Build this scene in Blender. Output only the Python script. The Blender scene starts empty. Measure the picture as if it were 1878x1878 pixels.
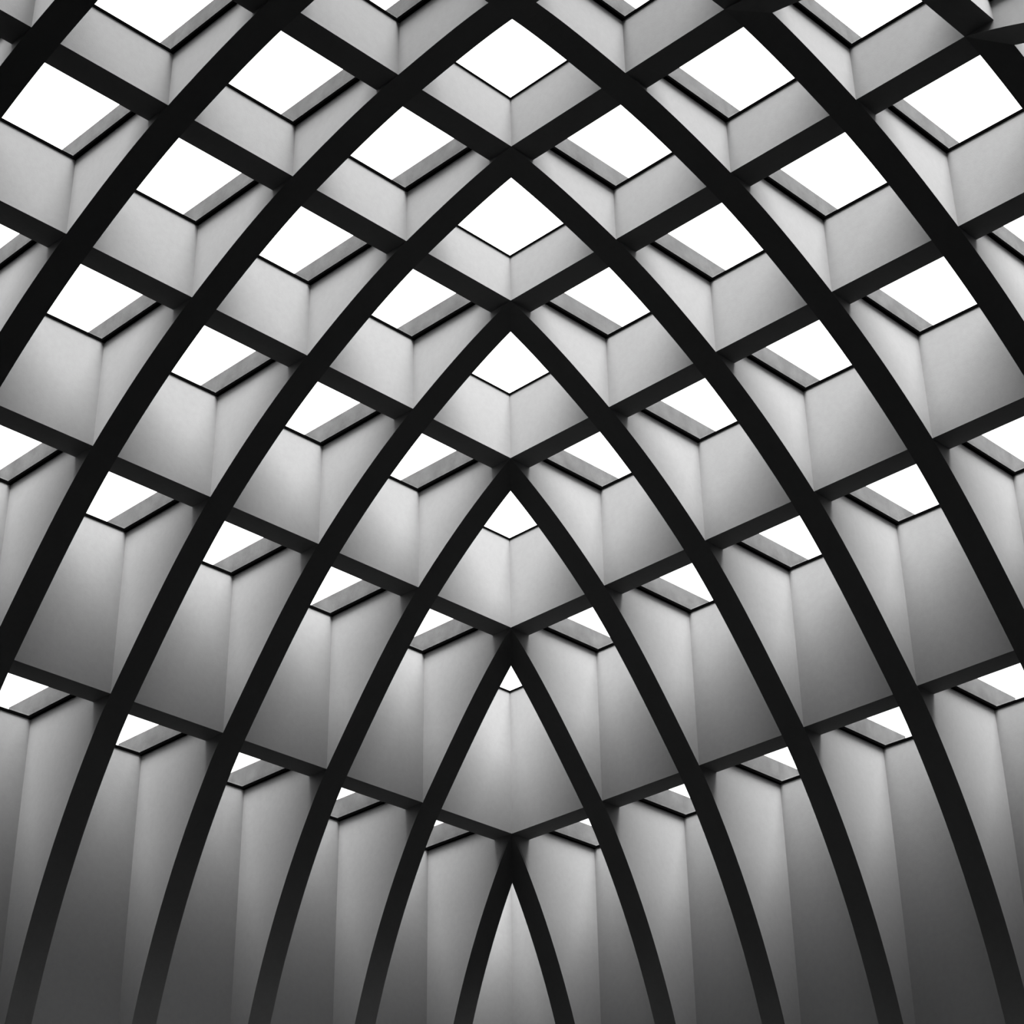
import bpy, math, random
from mathutils import Matrix, Vector

U = 1.5                       # metres per bay of the grid
# ------------------------------------------------------------------ camera
CX, CY = 12.63959, 12.39202
YAW, PITCH, ROLL = -0.00657, 0.56176, -0.01236
F_PX, PU, PV = 3784.453, 913.709, 742.897
IMG = 1878.0
sc = bpy.context.scene
cam_d = bpy.data.cameras.new('camera')
cam = bpy.data.objects.new('camera', cam_d)
sc.collection.objects.link(cam)
sc.camera = cam
cam_d.sensor_fit = 'HORIZONTAL'
cam_d.sensor_width = 36.0
cam_d.lens = 36.0 * F_PX / IMG
cam_d.shift_x = (IMG / 2 - PU) / IMG
cam_d.shift_y = (PV - IMG / 2) / IMG
cam_d.clip_end = 500
_a = math.radians(225) + YAW
fwd = Vector((math.cos(_a) * math.cos(PITCH), math.sin(_a) * math.cos(PITCH), math.sin(PITCH)))
rgt = fwd.cross(Vector((0, 0, 1))).normalized()
upv = rgt.cross(fwd)
c_, s_ = math.cos(ROLL), math.sin(ROLL)
r2, u2 = c_ * rgt + s_ * upv, -s_ * rgt + c_ * upv
m = Matrix((r2, u2, -fwd)).transposed().to_4x4()
m.translation = Vector((CX, CY, 0)) * U
cam.matrix_world = m

# ------------------------------------------------------------------ overcast sky, exposure
SKY = 5.0
w = bpy.data.worlds.new('overcast_sky')
sc.world = w
w.use_nodes = True
bg = w.node_tree.nodes['Background']
# standard overcast sky: the zenith three times as bright as the horizon
_wn, _wl = w.node_tree.nodes, w.node_tree.links
_tc = _wn.new('ShaderNodeTexCoord')
_sx = _wn.new('ShaderNodeSeparateXYZ')
_cl = _wn.new('ShaderNodeClamp')
_ma = _wn.new('ShaderNodeMath'); _ma.operation = 'MULTIPLY_ADD'
_ma.inputs[1].default_value = 2 * SKY / 3
_ma.inputs[2].default_value = SKY / 3
_wl.new(_tc.outputs['Generated'], _sx.inputs[0])
_wl.new(_sx.outputs['Z'], _cl.inputs['Value'])
_wl.new(_cl.outputs[0], _ma.inputs[0])
_wl.new(_ma.outputs[0], bg.inputs['Strength'])
bg.inputs['Color'].default_value = (1, 1, 1, 1)
sun_d = bpy.data.lights.new('veiled_sun', 'SUN')
sun_d.energy = 48.0
sun_d.angle = math.radians(58)
sun = bpy.data.objects.new('veiled_sun', sun_d)
sc.collection.objects.link(sun)
SUN_AZ, SUN_EL = math.radians(56), math.radians(71)      # behind the viewer, through thin cloud
sun.rotation_euler = Vector((math.cos(SUN_AZ) * math.cos(SUN_EL), math.sin(SUN_AZ) * math.cos(SUN_EL), math.sin(SUN_EL))).to_track_quat('Z', 'Y').to_euler()
sun.location = (12, 9, 30)
sc.view_settings.view_transform = 'Standard'
sc.view_settings.look = 'None'
sc.view_settings.gamma = 1.0
sc.view_settings.exposure = 0.0
sc.view_settings.use_curve_mapping = False

# ------------------------------------------------------------------ materials
def new_mat(name):
    mt = bpy.data.materials.new(name)
    mt.use_nodes = True
    nt = mt.node_tree
    return mt, nt, nt.nodes['Principled BSDF']

def plaster(name, a, b, rough=0.9, bump=0.15, scale=14.0):
    mt, nt, p = new_mat(name)
    tc = nt.nodes.new('ShaderNodeTexCoord')
    geo = nt.nodes.new('ShaderNodeNewGeometry')
    n1 = nt.nodes.new('ShaderNodeTexNoise')
    n1.inputs['Scale'].default_value = scale
    n1.inputs['Detail'].default_value = 8
    n1.inputs['Roughness'].default_value = 0.65
    nt.links.new(geo.outputs['Position'], n1.inputs['Vector'])
    ra = nt.nodes.new('ShaderNodeValToRGB')
    ra.color_ramp.elements[0].position = 0.3
    ra.color_ramp.elements[1].position = 0.7
    ra.color_ramp.elements[0].color = (a, a, a, 1)
    ra.color_ramp.elements[1].color = (b, b, b, 1)
    nt.links.new(n1.outputs['Fac'], ra.inputs['Fac'])
    nt.links.new(ra.outputs['Color'], p.inputs['Base Color'])
    n2 = nt.nodes.new('ShaderNodeTexNoise')
    n2.inputs['Scale'].default_value = 90.0
    n2.inputs['Detail'].default_value = 3
    nt.links.new(geo.outputs['Position'], n2.inputs['Vector'])
    bp = nt.nodes.new('ShaderNodeBump')
    bp.inputs['Strength'].default_value = bump
    bp.inputs['Distance'].default_value = 0.004
    nt.links.new(n2.outputs['Fac'], bp.inputs['Height'])
    nt.links.new(bp.outputs['Normal'], p.inputs['Normal'])
    p.inputs['Roughness'].default_value = rough
    p.inputs['Specular IOR Level'].default_value = 0.15
    return mt

ALB = 0.165
M_PANEL = plaster('grey_plaster', ALB * 0.96, ALB * 1.04)
M_SOFFIT = plaster('soffit_plaster', ALB * 0.96, ALB * 1.04)
M_UPSTAND = plaster('weathered_zinc', 0.036, 0.064, bump=0.04, scale=5.0)
M_FLOOR = plaster('black_stone_floor', 0.003, 0.005, rough=0.7)
M_BOUNCE = plaster('white_bounce_coat', 0.8, 0.84, rough=0.5)  # reflector coat, added to throw sky light into the shafts
M_DARKWALL = plaster('dark_lower_wall', 0.01, 0.014)
M_FRAME, _nt, _p = new_mat('black_metal_frame')
_p.inputs['Base Color'].default_value = (0.001, 0.001, 0.001, 1)
_p.inputs['Roughness'].default_value = 0.6
_p.inputs['Specular IOR Level'].default_value = 0.0
M_GLASS = bpy.data.materials.new('clear_glass')
M_GLASS.use_nodes = True
_nt = M_GLASS.node_tree
_nt.nodes.remove(_nt.nodes['Principled BSDF'])
_tr = _nt.nodes.new('ShaderNodeBsdfTransparent')
_tr.inputs['Color'].default_value = (0.93, 0.93, 0.93, 1)
_gl = _nt.nodes.new('ShaderNodeBsdfGlossy')
_gl.inputs['Roughness'].default_value = 0.02
_mx = _nt.nodes.new('ShaderNodeMixShader')
_mx.inputs['Fac'].default_value = 0.04
_nt.links.new(_tr.outputs[0], _mx.inputs[1])
_nt.links.new(_gl.outputs[0], _mx.inputs[2])
_nt.links.new(_mx.outputs[0], _nt.nodes['Material Output'].inputs['Surface'])

# ------------------------------------------------------------------ helpers
COL = sc.collection
def empty(name, loc=(0, 0, 0), parent=None):
    o = bpy.data.objects.new(name, None)
    o.empty_display_size = 0.2
    COL.objects.link(o)
    o.location = Vector(loc) * U
    o.parent = parent
    return o

def mesh(name, verts, faces, mat, parent=None, origin=(0, 0, 0)):
    """verts in grid units, world space; origin = the parent's position in grid units"""
    me = bpy.data.meshes.new(name)
    me.from_pydata([((v[0] - origin[0]) * U, (v[1] - origin[1]) * U, (v[2] - origin[2]) * U) for v in verts], [], faces)
    me.materials.append(mat)
    me.validate()
    o = bpy.data.objects.new(name, me)
    COL.objects.link(o)
    o.parent = parent
    import bmesh
    bm = bmesh.new(); bm.from_mesh(me)
    bmesh.ops.recalc_face_normals(bm, faces=bm.faces)
    bm.to_mesh(me); bm.free()
    return o

def box(name, x0, x1, y0, y1, z0, z1, mat, parent=None, origin=(0, 0, 0)):
    v = [(x, y, z) for z in (z0, z1) for y in (y0, y1) for x in (x0, x1)]
    f = [(0, 1, 3, 2), (4, 6, 7, 5), (0, 4, 5, 1), (2, 3, 7, 6), (0, 2, 6, 4), (1, 5, 7, 3)]
    return mesh(name, v, f, mat, parent, origin)

def tag(o, label=None, cat=None, group=None, kind=None):
    if label: o['label'] = label
    if cat: o['category'] = cat
    if group: o['group'] = group
    if kind: o['kind'] = kind
    return o

ORD = ['zeroth', 'first', 'second', 'third', 'fourth', 'fifth', 'sixth', 'seventh', 'eighth', 'ninth', 'tenth',
       'eleventh', 'twelfth', 'thirteenth', 'fourteenth', 'fifteenth']

# ------------------------------------------------------------------ vault numbers (grid units, camera eye at z = 0)
T = 0.20332
h = T / 2
NX, NY = 16, 12
Z = [2.4, 6.01947, 7.1937, 7.90954, 8.3586, 8.5913, 8.65971]
H = [6.13712, 7.30194, 8.0259, 8.5025, 8.775, 9.02085]
HC = [6.11, 7.27103, 7.97636, 8.46651, 8.73122, 8.98576]
FLOOR_Z = -1.6 / U
SPRING = 2.4
UP = 0.20                     # upstand of the ribs above the glass
OVER = 0.12                   # how far an upstand runs out past the beam below it
FR = 0.022                    # frame height
def circ(d):                  # the arch is very nearly a quarter circle of 5.9 bays
    return 8.66 - 5.869 + 5.869 * max(1 - abs((6 - d) / 5.88) ** 2.038, 0) ** (1 / 1.9716)
PROF = [(h, 2.72), (0.121, 2.90)] + [(d, circ(d)) for d in
        (0.13, 0.145, 0.165, 0.19, 0.22, 0.26, 0.31, 0.37, 0.44, 0.52, 0.61, 0.7, 0.8, 0.9, 1.0)] + [
        (1 + h, Z[1]), (2 + h, Z[2]), (3 + h, Z[3]), (4 + h, Z[4]),
        (5 + h, Z[5]), (6 - h, Z[6]), (6 + h, Z[6])]
def _pchip(P):
    n = len(P)
    hh = [P[i + 1][0] - P[i][0] for i in range(n - 1)]
    de = [(P[i + 1][1] - P[i][1]) / hh[i] for i in range(n - 1)]
    d = [de[0]] + [0] * (n - 2) + [de[-1]]
    for i in range(1, n - 1):
        if de[i - 1] * de[i] > 0:
            w1, w2 = 2 * hh[i] + hh[i - 1], hh[i] + 2 * hh[i - 1]
            d[i] = (w1 + w2) / (w1 / de[i - 1] + w2 / de[i])
    def f(x):
        if x <= P[0][0]: return P[0][1]
        if x >= P[-1][0]: return P[-1][1]
        i = max(j for j in range(n - 1) if P[j][0] <= x)
        s = (x - P[i][0]) / hh[i]
        return ((1 + 2 * s) * (1 - s) ** 2 * P[i][1] + s * (1 - s) ** 2 * hh[i] * d[i]
                + s * s * (3 - 2 * s) * P[i + 1][1] + s * s * (s - 1) * hh[i] * d[i + 1])
    return f
Fz = _pchip(PROF)
def lifted(d):
    e = 0.01
    sl = (Fz(d + e) - Fz(d - e)) / (2 * e)
    return Fz(d) + min(SOF * math.hypot(1, sl), 0.08)
SOF = 0.014                   # thickness of the soffit skin

# the four sides: (s along the wall, d away from it) -> (x, y)
SIDES = {
    'left':  (NX, lambda s, d: (s, d)),
    'right': (NY, lambda s, d: (d, s)),
    'near_left': (NX, lambda s, d: (s, NY - d)),
    'near_right': (NY, lambda s, d: (NX - d, s)),
}

# ------------------------------------------------------------------ the setting
floor = box('floor', -1, 19, -1, 16.2, FLOOR_Z - 0.2, FLOOR_Z, M_FLOOR)
tag(floor, 'dark stone floor of the hall below the vault', 'floor', kind='structure')
ceiling = empty('ceiling', (8, 6, Z[6]))
tag(ceiling, 'rest of the ribbed vault running on beyond the picture', 'ceiling', kind='structure')
CO = (8, 6, Z[6])
walls = {}
for side, (n, mp) in SIDES.items():
    nm = {'left': 'wall_left', 'right': 'wall_right', 'near_left': 'wall_front', 'near_right': 'wall_back'}[side]
    wl = empty(nm)
    lab = {'left': 'tall plaster wall bays behind the rib feet, left of the centre crease',
           'right': 'tall plaster wall bays behind the rib feet, right of the centre crease',
           'near_left': 'upper wall bays over the aisle where the viewer stands',
           'near_right': 'plaster wall closing the hall at the end away from the crease'}[side]
    tag(wl, lab, 'wall', kind='structure')
    walls[side] = wl
    zb = 2.2 if side == 'near_left' else FLOOR_Z
    for k in range(n):
        s0, s1 = (k if k else h), (k + 1 if k < n - 1 else k + 1 - h)
        top = (HC[0] if k in (0, n - 1) else H[0]) + FR
        (xa, ya), (xb, yb) = mp(s0, -h), mp(s1, h)
        X = (min(xa, xb), max(xa, xb), min(ya, yb), max(ya, yb))
        box('panel', *X, 2.2, top, M_PANEL, wl)
        if zb < 2: box('bounce_absorber', *X, zb, 2.2, M_DARKWALL, wl)  # added dark wall base, soaks up light that would bounce to the soffits
# corner posts
for (x, y, wl) in ((0, 0, 'left'), (0, NY, 'right'), (NX, 0, 'near_right'), (NX, NY, 'near_left')):
    box('corner_post', x - h, x + h, y - h, y + h, FLOOR_Z, H[0] + FR, M_PANEL, walls[wl])
# aisle under the near side: piers, slab and outer walls (all below the picture)
for x in (2, 6, 10, 14):
    box('pier', x - h, x + h, NY - h, NY + h, FLOOR_Z, 2.2, M_DARKWALL, walls['near_left'])
wa = box('wall_aisle', -0.1, 19, 16, 16.2, FLOOR_Z, 2.4, M_DARKWALL)
tag(wa, 'low dim wall along the outer edge of the aisle', 'wall', kind='structure')
ca = box('ceiling_aisle', -0.1, 19, NY + h, 16, 2.2, 2.4, M_DARKWALL)
tag(ca, 'low flat ceiling over the aisle behind the viewer', 'ceiling', kind='structure')
for i, (x0, x1) in enumerate(((-0.1, 0.1), (18.8, 19.0))):
    e_ = box('wall_aisle_end', x0, x1, NY + h, 16, FLOOR_Z, 2.2, M_DARKWALL)
    tag(e_, ('dim end wall of the aisle by the vault corner', 'dim end wall of the aisle behind the viewer')[i], 'wall', kind='structure')
e_ = box('wall_aisle_return', NX + h, 19, NY - h, NY + h, FLOOR_Z, 2.2, M_DARKWALL)
tag(e_, 'short dim wall beside the far end of the aisle', 'wall', kind='structure')

def shown(pts, pad=-6):
    """does any of these points (grid units) fall inside the picture?"""
    for p in pts:
        d = Vector((p[0] - CX, p[1] - CY, p[2]))
        zc = d.dot(fwd)
        if zc < 0.5: continue
        u, v = PU + F_PX * d.dot(r2) / zc, PV - F_PX * d.dot(u2) / zc
        if -pad < u < IMG + pad and -pad < v < IMG + pad: return True
    return False

# added unseen block that keeps light off the upper skylight rows
blocker = box('shade_block', 8.0, NX + h, 7.2, NY + h, H[5] + UP + 0.05, 15.5, M_DARKWALL)
tag(blocker, 'added unseen block above the roof, shading the upper skylight rows', 'wall', kind='structure')

# ------------------------------------------------------------------ ribs
NSEG = 14
def arc(d0, d1):
    if abs(d0 - h) < 1e-6:       # steep foot: closer steps
        return [h] + [0.121 + (d1 - 0.121) * (i / 26) ** 2 for i in range(27)]
    n = max(2, int(round((d1 - d0) * NSEG)))
    return [d0 + (d1 - d0) * i / n for i in range(n + 1)]

def slab_profile(name, mp, s0, s1, prof0, prof1, mat, parent, origin):
    """prism between two closed (d, z) outlines of equal length, at s0 and at s1"""
    n = len(prof0)
    v = [(*mp(s0, d), z) for d, z in prof0] + [(*mp(s1, d), z) for d, z in prof1]
    f = [tuple(range(n)), tuple(range(2 * n - 1, n - 1, -1))]
    f += [(i, (i + 1) % n, n + (i + 1) % n, n + i) for i in range(n)]
    return mesh(name, v, f, mat, parent, origin)

def build_rib(side, k, is_thing):
    n, mp = SIDES[side]
    kk = min(k, n - k, 6)
    s0, s1 = k - h, k + h
    full = side in ('left', 'near_left') and 6 <= k <= n - 6
    if is_thing:
        org = (*mp(k, 0), FLOOR_Z if side != 'near_left' else 2.2)
        root = empty('arched_rib', org)
        wd = 'left' if side == 'left' else 'right'
        tag(root, f'dark arched rib on the {wd} vault face, {ORD[k]} outward from the centre crease', 'rib',
            f'arched ribs of the {wd} vault face', 'thing')
    else:
        org = (*mp(k, 0), 2.2)
        root = empty('rib', Vector(org) - Vector(CO), ceiling)
    zb = 2.2 if side == 'near_left' else FLOOR_Z
    # how far each side of the rib runs (mitred at the crease)
    if full: e0 = e1 = 6.0
    elif kk == 6: e0 = e1 = 6 - h
    elif k <= n - k: e0, e1 = kk - h, kk + h
    else: e0, e1 = kk + h, kk - h
    emid = kk - h if not full else 6.0
    # soffit skin: one continuous curved strip
    ds = []
    for i in range(kk):
        a, b = (h if i == 0 else i - h), min(i + 1 - h, emid)
        ds += arc(a, b)[0 if not ds else 1:]
    if full: ds += [6.0]
    q0 = [(d, Fz(d)) for d in ds]; q1 = list(q0)
    if not full and kk < 6:
        for t_ in (0.34, 0.67, 1.0):
            d0_ = emid + (e0 - emid) * t_; d1_ = emid + (e1 - emid) * t_
            q0.append((d0_, Fz(d0_))); q1.append((d1_, Fz(d1_)))
    def thick(q): return [(d, lifted(d)) for d, z in q]
    u0, u1 = thick(q0), thick(q1)
    nv = len(q0)
    v = [(*mp(s0, d), z) for d, z in q0] + [(*mp(s1, d), z) for d, z in q1]
    v += [(*mp(s0, d), z) for d, z in u0] + [(*mp(s1, d), z) for d, z in u1]
    f = []
    for i in range(nv - 1):
        f += [(i, i + 1, nv + i + 1, nv + i), (2 * nv + i, 2 * nv + i + 1, 3 * nv + i + 1, 3 * nv + i),
              (i, i + 1, 2 * nv + i + 1, 2 * nv + i), (nv + i, nv + i + 1, 3 * nv + i + 1, 3 * nv + i)]
    f += [(0, nv, 3 * nv, 2 * nv), (nv - 1, 2 * nv - 1, 4 * nv - 1, 3 * nv - 1)]
    mesh('soffit', v, f, M_SOFFIT, root, org)
    # one panel per bay, with the upstand above the glass
    for i in range(kk):
        a, b = (h if i == 0 else i - h), min(i + 1 - h, emid)
        if i == kk - 1 and full: b = 6.0
        lo = []
        if i == 0:
            seg = arc(h, b)
        else:
            seg = arc(a, b)
        if full and i == 5: seg = arc(a, 6 - h) + [6.0]
        lo += [(d, lifted(d)) for d in seg]
        top = H[i] + FR
        pr = lo + [(b, top), (a, top)]
        p = slab_profile('panel', mp, s0, s1, pr, pr, M_PANEL, root, org)
        (xa, ya), (xb, yb) = mp(s0, -h - OVER if i == 0 else a - OVER), mp(s1, b)
        box('upstand', min(xa, xb), max(xa, xb), min(ya, yb), max(ya, yb), top, H[i] + UP, M_UPSTAND, p, org)
    if not full and kk < 6:      # mitred post at the crease joint
        tp = HC[kk] + 0.014
        v = [(*mp(s0, emid), lifted(emid)), (*mp(s1, emid), lifted(emid)), (*mp(s0, e0), lifted(e0)), (*mp(s1, e1), lifted(e1)),
             (*mp(s0, emid), tp), (*mp(s1, emid), tp), (*mp(s0, e0), tp), (*mp(s1, e1), tp)]
        if e0 < e1:   # triangle: side s0 is of zero length
            idx = [0, 1, 3]
        else:
            idx = [1, 0, 2]
        vv = [v[i] for i in idx] + [v[i + 4] for i in idx]
        mesh('post', vv, [(0, 1, 2), (3, 4, 5), (0, 1, 4, 3), (1, 2, 5, 4), (2, 0, 3, 5)], M_PANEL, root, org)
    return root

VIS_RIB = {'left': range(1, 9), 'right': range(1, 9)}
for side, (n, mp) in SIDES.items():
    for k in range(1, n):
        build_rib(side, k, side in VIS_RIB and k in VIS_RIB[side])

# ------------------------------------------------------------------ cross beams between the ribs
def build_beam(side, j, k):
    n, mp = SIDES[side]
    org = (*mp(k + 0.5, j), Z[j])
    corners = [(*mp(s, d), z) for s in (k + h, k + 0.5, k + 1 - h) for d in (j - h, j + h) for z in (Z[j], Z[j] + 0.1)]
    if side in ('left', 'right') and k < 9 and j < 6 and shown(corners):
        root = empty('cross_beam', org)
        tag(root, f'level cross beam {side} of the centre crease, {ORD[j]} level up, {ORD[k - j + 1]} bay outward', 'beam',
            f'level cross beams of the {side} vault face', 'thing')
    else:
        root = empty('cross_beam', Vector(org) - Vector(CO), ceiling)
    s0, s1 = k + h, k + 1 - h
    edge = k == j and j < 6 and side in ('left', 'right')
    top = (HC[j] + 0.014) if edge else H[min(j, 5)] + FR
    (xa, ya), (xb, yb) = mp(s0, j - h), mp(s1, j + h)
    X = (min(xa, xb), max(xa, xb), min(ya, yb), max(ya, yb))
    p = box('panel', *X, Z[j] + SOF, top, M_PANEL, root, org)
    box('soffit', *X, Z[j], Z[j] + SOF, M_SOFFIT, root, org)
    if j < 6 and side in ('left', 'right'):      # outer side made white to bounce sky light onto the facing panels
        p.data.materials.append(M_BOUNCE)
        ox, oy = mp(k + 0.5, j - h)
        for f in p.data.polygons:
            c = f.center / U + Vector(org)
            if abs(c.x - ox) + abs(c.y - oy) < 1e-3: f.material_index = 1
for side, (n, mp) in SIDES.items():
    for j in range(1, 6):
        for k in range(j, n - j):
            build_beam(side, j, k)
for k in range(6, NX - 6):
    build_beam('left', 6, k)

# ------------------------------------------------------------------ skylights
SIDE_W, THIN_W = 0.027, 0.006
def in_picture(ix, iy):
    mr = min(ix, NX - 1 - ix, iy, NY - 1 - iy)
    return shown([(ix + dx, iy + dy, H[mr]) for dx in (0, 0.5, 1) for dy in (0, 0.5, 1)], 260)
def build_sky(ix, iy):
    a, b = min(ix, NX - 1 - ix), min(iy, NY - 1 - iy)
    mrow = min(a, b)
    groin = a == b and mrow < 6
    corner00 = ix == iy and mrow == ix
    groin = corner00
    left_or_near = b < a            # beams run along x here
    base = HC[mrow] if groin else H[mrow]
    fr = 0.014 if groin else FR
    x0, x1, y0, y1 = ix + h, ix + 1 - h, iy + h, iy + 1 - h
    wx = THIN_W if (groin or not left_or_near) else SIDE_W     # bars along y (on faces x = const)
    wy = THIN_W if (groin or left_or_near) else SIDE_W
    # what the picture shows
    lab = None
    if corner00 and 1 <= mrow <= 5 and ix == mrow:
        lab = f'white skylight astride the centre crease, {ORD[mrow]} kite-shaped opening up from the foot'
    elif iy == mrow and ix > iy and left_or_near and ix <= 9 and mrow <= 5:
        lab = f'white skylight left of the centre crease, {ORD[mrow + 1]} row up, {ORD[ix - mrow]} bay outward'
    elif ix == mrow and iy > ix and not left_or_near and not groin and iy <= 8:
        lab = f'white skylight right of the centre crease, {ORD[mrow + 1]} row up, {ORD[iy - mrow]} bay outward'
    org = ((x0 + x1) / 2, (y0 + y1) / 2, base)
    if lab and shown([(x, y, base) for x in (x0, (x0 + x1) / 2, x1) for y in (y0, (y0 + y1) / 2, y1)]):
        root = empty('skylight', org)
        tag(root, lab, 'skylight', 'skylights of the ribbed vault', 'thing')
    else:
        root = empty('skylight', Vector(org) - Vector(CO), ceiling)
    z0, z1 = base, base + fr
    if not in_picture(ix, iy):       # unseen bays: blocking panels added to cut light reaching the lower walls
        box('light_block_panel', x0, x1, y0, y1, z0, z1, M_PANEL, root, org)
        return
    box('frame_bar', x0, x0 + wx, y0, y1, z0, z1, M_FRAME, root, org)
    box('frame_bar', x1 - wx, x1, y0, y1, z0, z1, M_FRAME, root, org)
    box('frame_bar', x0 + wx, x1 - wx, y0, y0 + wy, z0, z1, M_FRAME, root, org)
    box('frame_bar', x0 + wx, x1 - wx, y1 - wy, y1, z0, z1, M_FRAME, root, org)
    box('pane', x0, x1, y0, y1, z1, z1 + 0.006, M_GLASS, root, org)
for ix in range(NX):
    for iy in range(NY):
        build_sky(ix, iy)

sc.cycles.max_bounces = 8
sc.cycles.diffuse_bounces = 5
sc.cycles.transparent_max_bounces = 12
sc.cycles.use_denoising = True
